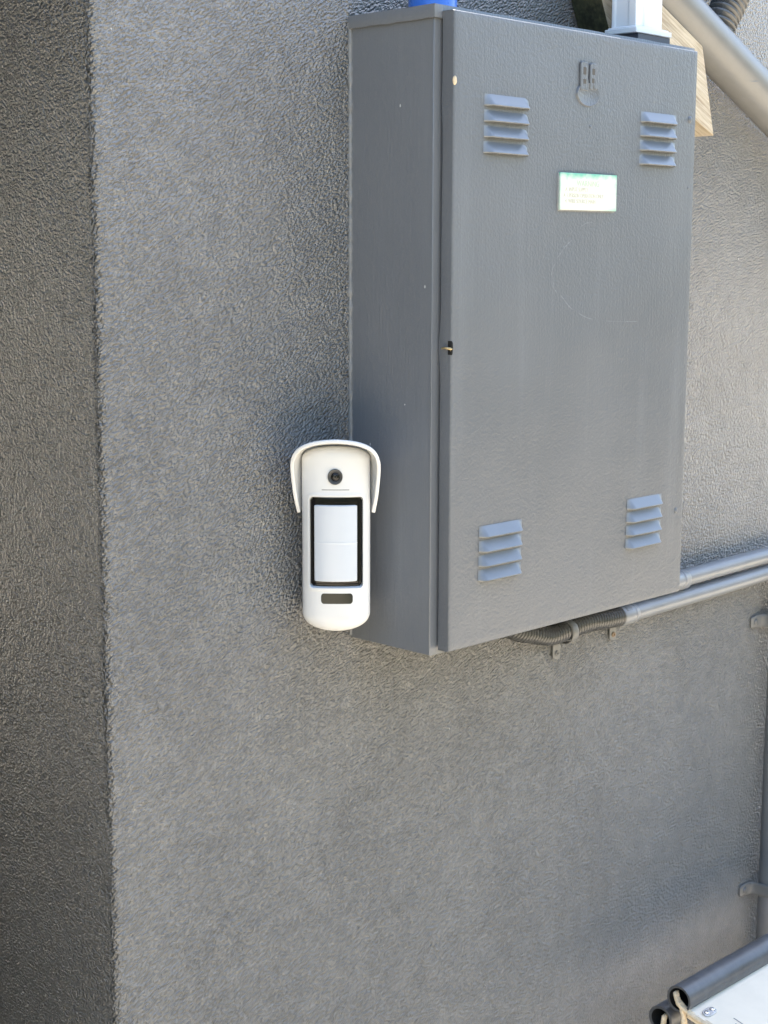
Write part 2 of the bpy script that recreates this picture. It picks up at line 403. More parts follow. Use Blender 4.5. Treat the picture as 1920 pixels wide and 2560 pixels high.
# door: a shallow tray whose left return is wavy near the latch
DX0, DX1, DZ0, DZ1 = 0.0079, 0.4360, 0.0074, 0.6502
ZL = 0.322                                                      # latch height
b = MB()
def edge_x(z): return DX0 + 0.0016*math.exp(-((z-ZL+0.006)/0.012)**2)*0 + 0.0004*nz((0, 0, z), 9)
NZ, NX = 130, 60
zsd = [DZ0+(DZ1-DZ0)*i/NZ for i in range(NZ+1)]
def door_y(x, z):
    u = (x-DX0)/(DX1-DX0); v = (z-DZ0)/(DZ1-DZ0)
    e = min(u, 1-u, v, 1-v); w = sstep(0, 0.15, e)
    return YD - 0.0010*w*nz((x, 0, z), 5) - 0.0008*w
rb_ = 0.0022                                                     # rounded fold radius
cols = []
for i in range(5):
    a = math.pi/2*i/4; cols.append(('L', a))
for i in range(1, NX): cols.append(('F', i/NX))
for i in range(5):
    a = math.pi/2*i/4; cols.append(('R', a))
rows = []
def gap_y(z): return -D-0.0040+0.0022*math.exp(-((z-ZL)/0.022)**2)+0.0012*nz((3, 0, z), 7)+0.0010*math.exp(-((z-0.565)/0.02)**2)
for z in zsd:
    zz = z; row = [(edge_x(z)+0.0006, gap_y(z), z)]
    for t, a in cols:
        if t == 'L': x = edge_x(z)+rb_-rb_*math.cos(a); y = YD+rb_-rb_*math.sin(a)
        elif t == 'R': x = DX1-rb_+rb_*math.sin(a); y = YD+rb_-rb_*math.cos(a)
        else: x = edge_x(z)+rb_+(DX1-edge_x(z)-2*rb_)*a; y = door_y(x, z)
        row.append((x, y, z))
    row.append((DX1, -D-0.0035, z))
    rows.append(row)
# folded top and bottom
def fold(row, dz, sgn):
    out = []
    for k in (1, 2, 3):
        a = math.pi/2*k/3
        out.append([(x, min(y+0.0018*(1-math.cos(a)) if y < YD+0.004 else y, 0), z+sgn*0.0018*math.sin(a)) for x, y, z in row])
    out.append([(x, -D-0.0035 if y < -D-0.004 else y, z+sgn*0.0018) for x, y, z in row])
    return out
allrows = fold(rows[0], 0, -1)[::-1]+rows+fold(rows[-1], 0, 1)
b.grid(allrows)
door = b.build('door', M['door'], cab, smooth=50)

# vents: four louvre groups pressed out of the door
def louvre(b, x0, z0, w=0.0705, h=0.0110, d=0.0080, irr=0):
    NS, NT = 36, 12; rows = []
    for j in range(NT+1):
        t = j/NT; row = []
        for i in range(NS+1):
            s = i/NS; xs = s*w
            e = min(xs, w-xs)/0.0085
            side = math.sin(min(1, e)*math.pi/2)**0.8 if e < 1 else 1
            zt = -h*t
            # corner rounding at the top: upper edge starts lower at the ends
            tt = max(0, t-0.30*(1-min(1, e))**2)
            out = d*(tt**1.15 if tt < 0.85 else 0.85**1.15+(tt-0.85)*0.75)*side
            lipdrop = 0.0002*nz((x0+xs, irr, z0), 260)
            row.append((x0+xs, YD-0.0010-out, z0+zt+(lipdrop if j == NT else 0)))
        rows.append(row)
    b.grid(rows, 0)
    last = rows[-1]
    # paint-thickened lip: turn in, then the underside back up into the slot
    lip = [(x, y+min(0.0014, max(0, (YD-0.0010-y)*0.6)), z-0.0009-0.0005*max(0, nz((x, irr, z), 210))) for x, y, z in last]
    b.grid([last, lip], 1)
    inn = [(x, YD-0.0004, z+0.0016) for x, y, z in lip]
    b.grid([lip, inn], 2)
for gi, (x0, zt) in enumerate(((0.0528, 0.5755), (0.3228, 0.5760), (0.0530, 0.1335), (0.3170, 0.1335))):
    b = MB()
    for i in range(4): louvre(b, x0-0.0003*i, zt-0.0156*i*(1.0 if gi != 9 else 1), irr=gi*4+i)
    o = b.build('vent', [M['vent'], M['caulk'], M['black']], door, smooth=50)
# rivets / bumps
def dome(name, x, z, r, parent, m, y=YD-0.0008, hgt=0.5):
    b = MB(); b.lathe((x, y, z), (0, -1, 0), [(r*math.cos(a), r*hgt*math.sin(a)) for a in [math.pi/2*i/6 for i in range(6)]]+[(0.00001, r*hgt)], 20)
    return b.build(name, m, parent, smooth=60)
dome('rivet', 0.4225, 0.5732, 0.0042, door, M['door'], YD); dome('rivet', 0.4200, 0.1088, 0.0036, door, M['door'], YD)
dome('rivet', 0.4240, 0.4946, 0.0018, door, M['door'], YD); dome('rivet', 0.2294, 0.5533, 0.0020, door, M['door'])
# chip on the fold, cream primer showing
b = MB(); b.lathe((DX0+0.0010, YD-0.0001, 0.5848), (-0.45, -1, 0.05), [(0.0001, 0.0009), (0.0015, 0.0008), (0.0021, 0.0002), (0.0022, -0.0004)], 20)
for i, v in enumerate(b.v): b.v[i] = (v[0], v[1], 0.5848+(v[2]-0.5848)*2.1+0.0006*nz(v, 500))
b.build('paint_chip', M['chip'], door, smooth=60)
# latch: dark key hole in the fold with a bent brass tongue
b = MB(); b.box((DX0-0.0003, YD+0.0002, ZL-0.0070), (DX0+0.0012, YD+0.0050, ZL+0.0072))
b.prism([(DX0+0.0002, ZL-0.0070), (DX0+0.0014, ZL-0.0062), (DX0+0.0022, ZL), (DX0+0.0020, ZL+0.0050), (DX0+0.0002, ZL+0.0072)], YD-0.0004, YD+0.0007)
lo = b.build('latch_hole', M['black'], door, bevel=0.0004)
b = MB(); b.tube([(DX0+0.0010, YD+0.0002, ZL-0.0010), (DX0-0.0012, YD+0.0018, ZL-0.0006), (DX0-0.0030, YD+0.0060, ZL+0.0000), (DX0-0.0036, YD+0.0105, ZL-0.0006)], [0.0011, 0.0015, 0.0013, 0.0009], 10)
b.tube([(DX0+0.0008, YD+0.0014, ZL-0.0060), (DX0+0.0002, YD+0.0012, ZL-0.0010), (DX0+0.0009, YD+0.0014, ZL+0.0040)], [0.0007, 0.0009, 0.0005], 8)
b.build('latch', M['brass'], door, smooth=60)

# embossed emblem near the top of the door: a disc below two tall pierced letters
def letter_B(x0, z0, w, h, kind):
    polys = []
    r = 0.0026
    if kind == 'B':
        out = [(0, 0), (w*1.04, 0), (w*1.10, h*0.12), (w*1.04, h*0.36), (w*0.92, h*0.46), (w*0.98, h*0.58), (w, h*0.88), (w*0.82, h), (0.1*w, h), (0, h*0.93)]
    else:
        out = [(0, 0), (w*0.46, 0), (w*0.5, h*0.18), (w*0.60, 0.02*h), (w*1.05, 0), (w*1.02, h*0.26), (w*0.86, h*0.44), (w, h*0.60), (w*1.0, h*0.86), (w*0.80, h), (0.14*w, h), (0, h*0.92)]
    return [(x0+x, z0+z) for x, z in out]
b = MB()
b.lathe((0.2235, YD-0.0008, 0.5867), (0, -1, 0), [(0.0208, -0.001), (0.0202, 0.0008), (0.0190, 0.0017), (0.0172, 0.0012), (0.0001, 0.0011)], 48)
for i, v in enumerate(b.v): b.v[i] = (v[0], v[1], 0.5867+(v[2]-0.5867)*0.62)
b.build('emblem_disc', M['door'], door, smooth=45)
b = MB()
b.prism(letter_B(0.2085, 0.5905, 0.0132, 0.0300, 'B'), YD-0.0028, YD-0.0004); b.prism(letter_B(0.2250, 0.5925, 0.0122, 0.0275, 'R'), YD-0.0028, YD-0.0004)
em = b.build('emblem_letters', M['door'], door, bevel=0.0009, seg=3)
b = MB()
for x, z, w_, h_ in ((0.2125, 0.6070, 0.0054, 0.0080), (0.2128, 0.5975, 0.0054, 0.0050), (0.2284, 0.6078, 0.0050, 0.0068), (0.2282, 0.5990, 0.0042, 0.0052)):
    b.box((x, YD-0.00295, z), (x+w_, YD-0.0020, z+h_))
b.build('letter_counters', M['counter'], em, bevel=0.0003)

# label plate
sx, sz = 0.2260, 0.4834
plate = MB(); plate.box((-0.0508, -0.0016, -0.0196), (0.0508, 0.0012, 0.0196))
pl = plate.build('label_plate', M['sign'], door, bevel=0.0004, loc=(sx, YD-0.0022, sz)); pl.rotation_euler = (0, math.radians(-0.3), 0)
b = MB(); b.box((-0.0525, 0.0002, -0.0210), (0.0508, 0.0022, 0.0195)); b.build('label_backing', M['caulk'], pl, bevel=0.0006)
def text_mesh(name, txt, size, m, parent, loc, ext=0.00008, width=1.0):
    cu = bpy.data.curves.new(name, 'FONT'); cu.body = txt; cu.size = size; cu.extrude = ext; cu.align_x = 'LEFT'
    tmp = bpy.data.objects.new('tmp', cu); C.objects.link(tmp)
    dg = bpy.context.evaluated_depsgraph_get(); me = bpy.data.meshes.new_from_object(tmp.evaluated_get(dg))
    bpy.data.objects.remove(tmp); me.materials.clear(); me.materials.append(m)
    for v in me.vertices:
        x, y, z = v.co; v.co = (x*width, -z, y)
    o = bpy.data.objects.new(name, me); C.objects.link(o); o.parent = parent; o.location = loc
    return o
text_mesh('label_heading', 'WARNING', 0.0088, M['inkg'], pl, (-0.022, -0.0017, 0.0060), width=0.95)
text_mesh('label_text', 'A  INPUT SUPPLY', 0.0062, M['ink'], pl, (-0.042, -0.0017, 0.0002), width=0.85)
text_mesh('label_text', 'A  1.PERSON OPERATION ONLY', 0.0062, M['ink'], pl, (-0.045, -0.0017, -0.0062), width=0.80)
text_mesh('label_text', '4  WIRE SOURCE MAIN', 0.0062, M['ink'], pl, (-0.042, -0.0017, -0.0122), width=0.85)

# long curved scuff left by something rubbing the door
b = MB()
def ribbon(pts, w, y=YD-0.0013):
    global b
    P = [Vector((x, 0, z)) for x, z in pts]; fine = []
    for i in range(len(P)-1):
        p0 = P[max(i-1, 0)]; p1 = P[i]; p2 = P[i+1]; p3 = P[min(i+2, len(P)-1)]
        for k in range(10):
            t = k/10; fine.append(0.5*((2*p1)+(-p0+p2)*t+(2*p0-5*p1+4*p2-p3)*t*t+(-p0+3*p1-3*p2+p3)*t**3))
    fine.append(P[-1]); L, R_ = [], []
    for i, p in enumerate(fine):
        t = (fine[min(i+1, len(fine)-1)]-fine[max(i-1, 0)]).normalized(); nn = Vector((-t.z, 0, t.x))
        ww = w*(0.25+abs(nz((p.x, i, p.z), 90))*2.0)*(1 if 2 < i < len(fine)-3 else 0.2)
        yy = door_y(p.x, p.z)-0.00012
        L.append((p.x+nn.x*ww, yy, p.z+nn.z*ww)); R_.append((p.x-nn.x*ww, yy, p.z-nn.z*ww))
    b.grid([L, R_]); b.build('scuff_mark', M['scratch'], door); b = MB()
ribbon([(0.2032, 0.4330), (0.190, 0.4245), (0.1738, 0.4102)], 0.00055); ribbon([(0.1730, 0.4065), (0.1695, 0.4025), (0.1673, 0.3975), (0.1668, 0.394)], 0.0007)
ribbon([(0.1690, 0.3900), (0.1713, 0.3804), (0.178, 0.3745)], 0.0005); ribbon([(0.183, 0.3725), (0.1871, 0.3694), (0.198, 0.3605), (0.205, 0.3565)], 0.0009)
ribbon([(0.2140, 0.3533), (0.2280, 0.3480), (0.2421, 0.3449)], 0.0006); ribbon([(0.2600, 0.3430), (0.3000, 0.3410), (0.3341, 0.3405)], 0.0003)
ribbon([(0.215, 0.4455), (0.226, 0.4500), (0.238, 0.4515)], 0.0004); ribbon([(0.036, 0.231), (0.050, 0.236), (0.058, 0.241)], 0.0003)
ribbon([(0.0485, 0.577), (0.0497, 0.572), (0.0505, 0.566)], 0.00035)
b = MB()                                                          # fine rubbing scratches on the side sheet
for i in range(70):
    y = -0.072+random.gauss(0, 0.014); z = 0.292+random.gauss(0, 0.030)
    y += (z-0.29)*-0.20; ln = random.uniform(0.002, 0.013); k = random.uniform(-0.25, 0.25); w = random.uniform(0.00008, 0.00022)
    b.add([(-0.0001, y-w, z), (-0.0001, y+w, z), (-0.0001, y+w+k*ln, z-ln), (-0.0001, y-w+k*ln, z-ln)], [(0, 1, 2, 3)])
tag(b.build('rub_scratches', M['scratch'], cab), kind='stuff')
# sealant bead where the side sheet meets the stucco
b = MB(); pts = []; rr = []
zz = 0.002
while zz < H-0.004:
    pts.append((-0.0006+0.0004*nz((1, 2, zz), 60), -0.0005, zz)); rr.append(0.0026+0.0013*nz((4, 1, zz), 110)+0.0008*nz((7, 1, zz), 300)); zz += 0.003
b.tube(pts, rr, 10); b.build('sealant_bead', M['caulk'], cab, smooth=80)

# ------------------------------------------------------------------ motion detector with camera
def detector():
    K = 0.001025; hw, Bf, n = 35.0, 16.0, 2.4
    root = thing('motion_detector', 'white outdoor motion detector with camera and hood, mounted in the corner beside the cabinet', 'motion detector', (-0.0697, -0.0496, Z0+0.0285), math.radians(-45.7))
    root.scale = (K*980, K*1000, K*1030); mm = 0.001
    def prof(z):
        if z < 19: return max(0.0, 1-((19-z)/19)**2.25)**(1/2.25)
        if z > 170: return max(0.0, 1-((z-170)/13.5)**2.3)**(1/2.3)
        return 1.0
    def yf(x, w=hw, B=Bf): 
        q = min(1.0, abs(x)/w); return -B*(1-q**n)**(1/n)
    wx0, wx1, wz0, wz1 = -26.0, 27.0, 46.0, 134.0
    def sd(x, z, x0=wx0, x1=wx1, z0=wz0, z1=wz1, r=3.0):
        cx, cz = (x0+x1)/2, (z0+z1)/2; qx = abs(x-cx)-(x1-x0)/2+r; qz = abs(z-cz)-(z1-z0)/2+r
        return math.hypot(max(qx, 0), max(qz, 0))+min(max(qx, qz), 0)-r
    b = MB(); rows = []; NA, NR = 150, 250
    zl = []
    for i in range(NR+1):
        t = i/NR; zl.append(183.4*t)
    zl = sorted(set([0.0, 0.05, 0.2, 0.45]+zl+[183.2]))
    for z in zl:
        p = max(prof(z), 0.002); w = hw*p; B = Bf*p**0.55; row = []
        for j in range(NA+1):
            a = -math.pi/2+math.pi*j/NA; sn, cs = math.sin(a), max(0, math.cos(a))
            x = w*math.copysign(abs(sn)**(2/n) if abs(sn) < 0.9999 else 1, sn); y = -B*cs**(2/n)
            # remap for even spacing in x near the middle
            x = w*math.copysign(1-(1-abs(j/NA*2-1))**1.25, j-NA/2) if abs(j/NA*2-1) > 0 else 0.0
            y = yf(x, w, B)
            s = sd(x, z)
            d = 5.2*sstep(1.1, -0.5, s) if s < 1.1 else 0
            if s >= 1.1: d = -0.55*(1-sstep(3.0, 5.2, s))
            elif s > 0.4: d += -0.55*sstep(0.4, 1.1, s)
            row.append((x*mm, (y+d)*mm, z*mm))
        dk = 40.0*min(1, p**0.35)
        back = [(w*0.995, dk*0.25), (w*0.96, dk*0.6), (w*0.86, dk), (0, dk), (-w*0.86, dk), (-w*0.96, dk*0.6), (-w*0.995, dk*0.25)]
        row += [(x*mm, y*mm, z*mm) for x, y in back]
        rows.append(row)
    o0 = b.grid(rows, close_u=True)
    nn = len(rows[0]); b.f.append(tuple(range(o0, o0+nn))); b.m.append(0); b.f.append(tuple(range(o0+(len(rows)-1)*nn, o0+len(rows)*nn))[::-1]); b.m.append(0)
    body = b.build('body', M['white'], root, smooth=60)
    # a patch following the front curve, rounded outline, with thickness
    def patch(name, m, x0, x1, z0, z1, r, depth, parent, puff=0.0, nx=40, nzz=30, th=2.0, edge=0.6, seam=None):
        b = MB(); rows = []
        for j in range(nzz+1):
            v = j/nzz; z = z0+(z1-z0)*v
            ez = min(z-z0, z1-z); ins = 0
            if ez < r: ins = r-math.sqrt(max(0, r*r-(r-ez)**2))
            row = []
            for i in range(nx+1):
                u = i/nx; x = x0+ins+(x1-x0-2*ins)*u
                e = min(x-x0-ins, x1-ins-x, ez)
                rd = edge*(1-math.sqrt(max(0, 1-(1-min(1, max(0, e)/max(edge, 1e-6)))**2)))
                q = (x-(x0+x1)/2)/((x1-x0)/2)
                sm_ = 0.25*math.exp(-((z-seam)/0.5)**2) if seam else 0
                row.append((x*mm, (yf(x)+depth-puff*(1-q*q)+rd-sm_)*mm, z*mm))
            rows.append(row)
        b.grid(rows)
        nx1 = nx+1; loop = [rows[0][i] for i in range(nx1)]+[rows[j][nx] for j in range(1, nzz+1)]+[rows[nzz][i] for i in range(nx-1, -1, -1)]+[rows[j][0] for j in range(nzz-1, 0, -1)]
        bk = [(x, y+th*mm, z) for x, y, z in loop]; b.grid([loop+[loop[0]], bk+[bk[0]]])
        return b.build(name, m, parent, smooth=50)
    # black frame floor + raised inner step
    fr = patch('window_frame', M['gloss'], wx0+0.2, wx1-0.2, wz0+0.2, wz1-0.2, 2.5, 2.8, body, th=2.2)
    rim = MB()
    def rim_pts(off, dep):
        out = []; x0, x1, z0, z1 = wx0+off, wx1-off-1.2, wz0+off+0.3, wz1-off-2.0
        for k in range(30): out.append((x0+(x1-x0)*k/30, z0))
        for k in range(30): out.append((x1, z0+(z1-z0)*k/30))
        for k in range(30): out.append((x1-(x1-x0)*k/30, z1))
        for k in range(30): out.append((x0, z1-(z1-z0)*k/30))
        return [(x*mm, (yf(x)+dep)*mm, z*mm) for x, z in out]
    rim.grid([rim_pts(1.5, 2.9), rim_pts(1.6, 2.0), rim_pts(2.4, 2.0), rim_pts(2.9, 3.0)], close_u=True)
    rim.build('inner_rim', M['gloss'], fr, smooth=50)
    patch('lens_window', M['lens'], -22.6, 22.4, 51.0, 126.6, 1.6, 2.6, body, puff=2.6, nx=48, nzz=120, th=3.0, edge=1.0, seam=89.5)
    patch('indicator_window', M['irw'], -15.8, 18.0, 29.0, 39.8, 3.6, -0.12, body, nx=40, nzz=40, th=1.0, edge=0.35)
    patch('front_slot', M['groove'], -14.6, 14.4, 141.4, 142.3, 0.44, -0.06, body, nx=30, nzz=8, th=0.8, edge=0.1)
    b = MB(); c = (-0.4*mm, (-Bf-1.15)*mm, 154.6*mm)
    b.lathe(c, (0, -1, 0), [(7.7*mm, -2.4*mm), (7.6*mm, 0.1*mm), (7.2*mm, 0.85*mm), (6.4*mm, 0.7*mm), (5.6*mm, 0.3*mm), (5.3*mm, 0.45*mm), (4.9*mm, 0.1*mm), (4.6*mm, -0.5*mm), (3.6*mm, -0.9*mm), (0.01*mm, -1.0*mm)], 48)
    cb = b.build('camera_bezel', M['bezel'], body, smooth=35)
    b = MB(); b.lathe(c, (0, -1, 0), [(4.4*mm, -0.7*mm), (3.4*mm, 0.0), (2.2*mm, 0.38*mm), (1.0*mm, 0.55*mm), (0.01*mm, 0.58*mm)], 40); b.build('camera_lens', M['gloss'], cb, smooth=80)
    b = MB(); b.lathe(c, (0, -1, 0), [(1.75*mm, 0.45*mm), (1.65*mm, 0.72*mm), (1.25*mm, 0.72*mm), (1.15*mm, 0.5*mm)], 30); b.build('lens_ring', M['bezel'], cb, smooth=50)
    t = text_mesh('embossed_name', 'AJAX', 6.2*mm, M['white'], body, (0.5*mm, (-Bf-0.02)*mm, 13.5*mm), ext=0.16*mm, width=1.1)
    for v in t.data.vertices:
        xx = (v.co.x+0.0005)*1000; zc = v.co.z*1000+13.5; v.co.y += (yf(xx, hw, Bf*prof(zc)**0.55)-(-Bf))*mm
    # hood: rim outline flares away from the head and sweeps forward
    def cr(P, k=9):
        out = []
        for i in range(len(P)-1):
            p0 = P[max(i-1, 0)]; p1 = P[i]; p2 = P[i+1]; p3 = P[min(i+2, len(P)-1)]
            for s in range(k):
                t = s/k; out.append(tuple(0.5*((2*a1)+(-a0+a2)*t+(2*a0-5*a1+4*a2-a3)*t*t+(-a0+3*a1-3*a2+a3)*t**3) for a0, a1, a2, a3 in zip(p0, p1, p2, p3)))
        out.append(P[-1]); return out
    rimP = [(-36.4, -0.5, 117.5), (-39.4, -9, 134.0), (-41.2, -14, 150), (-42.0, -19, 162), (-41.4, -23, 170), (-38.2, -27, 177.5), (-31.5, -30, 183.0), (-19.0, -32, 187.0), (0, -33, 188.8)]
    attP = [(-35.0, 9.5, 119.0), (-35.0, 9, 134.0), (-35.0, 9, 150), (-35.0, 8, 160), (-34.8, 7, 167), (-33.6, 5, 173.5), (-29.5, 3, 178.6), (-18.5, 1, 182.3), (0, 0, 183.6)]
    rimP += [(-x, y, z) for x, y, z in rimP[-2::-1]]; attP += [(-x, y, z) for x, y, z in attP[-2::-1]]
    A = cr(attP); Rm = cr(rimP); b = MB(); rows = []
    for k in range(13):
        t = k/12; f = 1-(1-t)**1.5
        rows.append([((a[0]+(r[0]-a[0])*f)*mm, (a[1]+(r[1]-a[1])*t)*mm, (a[2]+(r[2]-a[2])*f)*mm) for a, r in zip(A, Rm)])
    b.grid(rows)
    hood = b.build('hood', M['white'], body, smooth=80)
    # thickness away from the head
    me = hood.data; cen = Vector((0, 0, 0.140))
    bm = bmesh.new(); bm.from_mesh(me); bmesh.ops.recalc_face_normals(bm, faces=bm.faces); bm.normal_update()
    f0 = max(bm.faces, key=lambda f: f.calc_center_median().z)
    if f0.normal.z < 0:
        bmesh.ops.reverse_faces(bm, faces=bm.faces)
    bm.to_mesh(me); bm.free()
    s = hood.modifiers.new('solid', 'SOLIDIFY'); s.thickness = 0.0038; s.offset = 1; s.use_even_offset = False
    v = hood.modifiers.new('bevel', 'BEVEL'); v.width = 0.0011; v.segments = 3; v.limit_method = 'ANGLE'; v.angle_limit = math.radians(50)
    # corner bracket behind
    b = MB(); b.prism([(-0.020, 0.045), (0.020, 0.045), (0.020, 0.150), (-0.020, 0.150)], 0.0395, 0.058)
    b.build('corner_bracket', M['white'], root, bevel=0.002)
detector()

# ------------------------------------------------------------------ things on top of the cabinet
cyl = thing('blue_cylinder', 'bright blue plastic cylinder standing on the cabinet top', 'cylinder', (0.0605, -0.060, Z0+H+0.0006))
b = MB(); R_ = 0.0257
b.lathe((0, 0, 0), (0, 0, 1), [(0.0001, 0), (R_-0.001, 0), (R_, 0.001), (R_, 0.004), (R_-0.0004, 0.0045), (R_-0.0004, 0.096), (R_, 0.0965), (R_, 0.105), (R_-0.001, 0.106), (0.0001, 0.106)], 64)
b.build('canister', M['blue'], cyl, smooth=40)
b = MB(); b.lathe((0, 0, 0.106), (0, 0, 1), [(0.0001, 0.0002), (0.020, 0.0002), (0.020, 0.014), (0.018, 0.016), (0.0001, 0.016)], 48); b.build('lid', M['blue'], cyl, smooth=40)

post = thing('white_post_fitting', 'white square post with flared foot standing on the cabinet top', 'post', (0.357, -0.105, Z0+H+0.0006))
b = MB(); b.box((0.006, 0.0015, 0), (0.0705, 0.0400, 0.0102)); b.build('base_plate', M['plate'], post, bevel=0.0006)
b = MB(); b.box((0, 0, 0.0104), (0.0715, 0.0450, 0.0165)); b.box((0.0025, 0.0025, 0.0165), (0.069, 0.0425, 0.0185)); b.build('flange', M['pvc'], post, bevel=0.0014, seg=3)
b = MB()
def ring(z0, z1, ins):
    # plan outline with a shallow groove in each visible face
    x0, x1, y0, y1 = 0.0062+ins, 0.0610-ins, 0.0055+ins, 0.0400-ins
    P = [(x0, y0), (x0+0.007, y0), (x0+0.0085, y0+0.0022), (x0+0.016, y0+0.0022), (x0+0.0175, y0), (x1-0.006, y0), (x1, y0+0.002), (x1, y1), (x0, y1), (x0, y1-0.006), (x0-0.0026, y1-0.0075), (x0-0.0026, y1-0.001)]
    return [[(x, y, z0) for x, y in P[:9]+[(x0, y1-0.004), (x0+0.0012, y1-0.006), (x0+0.0012, y0+0.012), (x0, y0+0.010)]], [(x, y, z1) for x, y in P[:9]+[(x0, y1-0.004), (x0+0.0012, y1-0.006), (x0+0.0012, y0+0.012), (x0, y0+0.010)]]]
rr_ = ring(0.0185, 0.190, 0); b.grid(rr_, close_u=True)
k = len(rr_[0]); b.f.append(tuple(range(k, 2*k))); b.m.append(0)
b.build('post_body', M['pvc'], post, bevel=0.0008)

# ------------------------------------------------------------------ timber brace
ang = math.radians(-23.5)
br = thing('timber_brace', 'weathered timber brace with mossy cut end, fixed to the wall behind the cabinet', 'timber', (0.4, -0.0055, Z0+0.66))
def to_l(x, z): # world (x,z) -> brace frame rotated to its grain
    dx, dz = x-0.4, z-0.66; c, s = math.cos(ang), math.sin(ang); return (dx*c+dz*s, -dx*s+dz*c)
outl = [(0.5793, 0.6794), (0.6126, 0.5696), (0.5715, 0.5857), (0.3870, 0.6640), (0.3641, 0.7110), (0.3400, 0.7750), (0.3600, 0.7750)]
b = MB(); P = [to_l(x, z) for x, z in outl]; b.prism(P[::-1], -0.0445, 0.0)
o = b.build('beam', [M['wood'], M['moss']], br, bevel=0.0012); o.rotation_euler = (0, -ang, 0)
for p in o.data.polygons:
    if p.normal.x < -0.5 and abs(p.normal.y) < 0.2: p.material_index = 1
# ------------------------------------------------------------------ diagonal downpipe
dirp = Vector((0.9113, 0, -0.4118)); c0 = Vector((0.6465, -0.033, 0.6772+Z0)); nrm = Vector((0.4118, 0, 0.9113))
pp = thing('diagonal_downpipe', 'wide grey painted pipe running diagonally down across the upper right wall', 'pipe', tuple(c0))
b = MB(); b.tube([dirp*(-0.30+0.05*i) for i in range(24)], 0.0298, 56); b.build('pipe', M['pipe'], pp, smooth=60)
for (s0, a0) in ((0.045, -0.6), (0.108, -0.2)):
    b = MB()
    A = dirp*s0
    pts = []
    for k in range(7):
        th = a0+0.055*k; pts.append(A+dirp*(0.0030*k*0.9)+nrm*(0.0299*math.sin(th))+Vector((0, -0.0299*math.cos(th), 0)))
    b.tube(pts, [0.0001, 0.0004, 0.0005, 0.0005, 0.0005, 0.0003, 0.0001], 6)
    b.build('scratch', M['scratch'], pp)

# ------------------------------------------------------------------ corrugated hose at the top right
def corr(b, path, r0, r1, pitch, seg=28):
    P = [Vector(p) for p in path]; out = []; L = 0
    fine = []
    for i in range(len(P)-1):
        p0 = P[max(i-1, 0)]; p1 = P[i]; p2 = P[i+1]; p3 = P[min(i+2, len(P)-1)]
        for k in range(60):
            t = k/60; fine.append(0.5*((2*p1)+(-p0+p2)*t+(2*p0-5*p1+4*p2-p3)*t*t+(-p0+3*p1-3*p2+p3)*t**3))
    fine.append(P[-1]); step = pitch/8; acc = 0; pts = [fine[0]]; s_ = 0
    for a, c in zip(fine, fine[1:]):
        d = (c-a).length
        while acc+d >= step and d > 0:
            t = (step-acc)/d; a = a+(c-a)*t; d = (c-a).length; acc = 0; pts.append(a)
        acc += d
    rad = [r0+(r1-r0)*(0.5+0.5*math.cos(2*math.pi*i/8))**0.7 for i in range(len(pts))]
    b.tube(pts, rad, seg)
hs = thing('corrugated_hose', 'grey corrugated hose bending up behind the diagonal pipe', 'hose', (0.66, -0.026, Z0+0.73))
b = MB(); corr(b, [(-0.020, 0, -0.040), (-0.006, 0, -0.012), (0.018, 0, 0.018), (0.034, 0, 0.052), (0.038, 0, 0.10), (0.038, 0, 0.20)], 0.0185, 0.0235, 0.0088)
b.build('hose', M['flex'], hs, smooth=70)

# ------------------------------------------------------------------ horizontal conduits
YC = -0.0195
uc = thing('upper_conduit', 'grey rigid conduit, the upper of the two leaving right from under the cabinet', 'conduit', (0.612, YC, Z0-0.0235), group='conduits below the cabinet')
b = MB(); b.tube([(-0.40+0.04*i, 0, 0.0009*math.sin(i*0.5)+i*0.0002) for i in range(46)], 0.0118, 32); b.build('conduit', M['conduit'], uc, smooth=60)
b = MB(); b.tube([(-0.060, 0, 0), (-0.058, 0, 0), (0.012, 0, 0), (0.0135, 0, 0)], [0.0128, 0.0136, 0.0136, 0.0126], 32)
b.tube([(-0.002, 0, 0), (-0.001, 0, 0), (0.001, 0, 0), (0.002, 0, 0)], [0.0136, 0.0142, 0.0142, 0.0136], 32); b.build('coupling', M['conduit'], uc, smooth=40)
lc = thing('lower_conduit', 'grey rigid conduit, the lower of the two, with corrugated flexible end under the cabinet', 'conduit', (0.478, YC, Z0-0.0520), group='conduits below the cabinet')
b = MB(); b.tube([(0.0+0.05*i, 0.0005*math.sin(i), i*0.0008) for i in range(28)], 0.0120, 32); b.build('conduit', M['conduit'], lc, smooth=60)
b = MB(); b.tube([(-0.004, 0, 0), (-0.002, 0, 0), (0.026, 0, 0), (0.028, 0, 0)], [0.0128, 0.0136, 0.0136, 0.0124], 32); b.tube([(0.018, 0, 0), (0.019, 0, 0), (0.021, 0, 0), (0.022, 0, 0)], [0.0136, 0.0141, 0.0141, 0.0136], 32)
b.build('coupling', M['conduit'], lc, smooth=40)
b = MB(); corr(b, [(0.006, 0, 0), (-0.03, 0, 0.001), (-0.072, 0, 0.0035), (-0.118, 0, 0.0005), (-0.150, 0, -0.0005), (-0.182, 0, 0.0075), (-0.215, 0.001, 0.017), (-0.245, 0.003, 0.034), (-0.260, 0.004, 0.060)], 0.0088, 0.0130, 0.0054, 24)
b.build('flexible_end', M['flex'], lc, smooth=70)

# ------------------------------------------------------------------ vertical pipe at the right edge
vp = thing('vertical_pipe', 'grey vertical pipe on the wall at the right edge, held by two clips', 'pipe', (0.8885, -0.029, Z0-0.075))
b = MB(); b.tube([(0, 0, 0.045-0.05*i) for i in range(24)], 0.0235, 40); b.build('pipe', M['conduit'], vp, smooth=60)

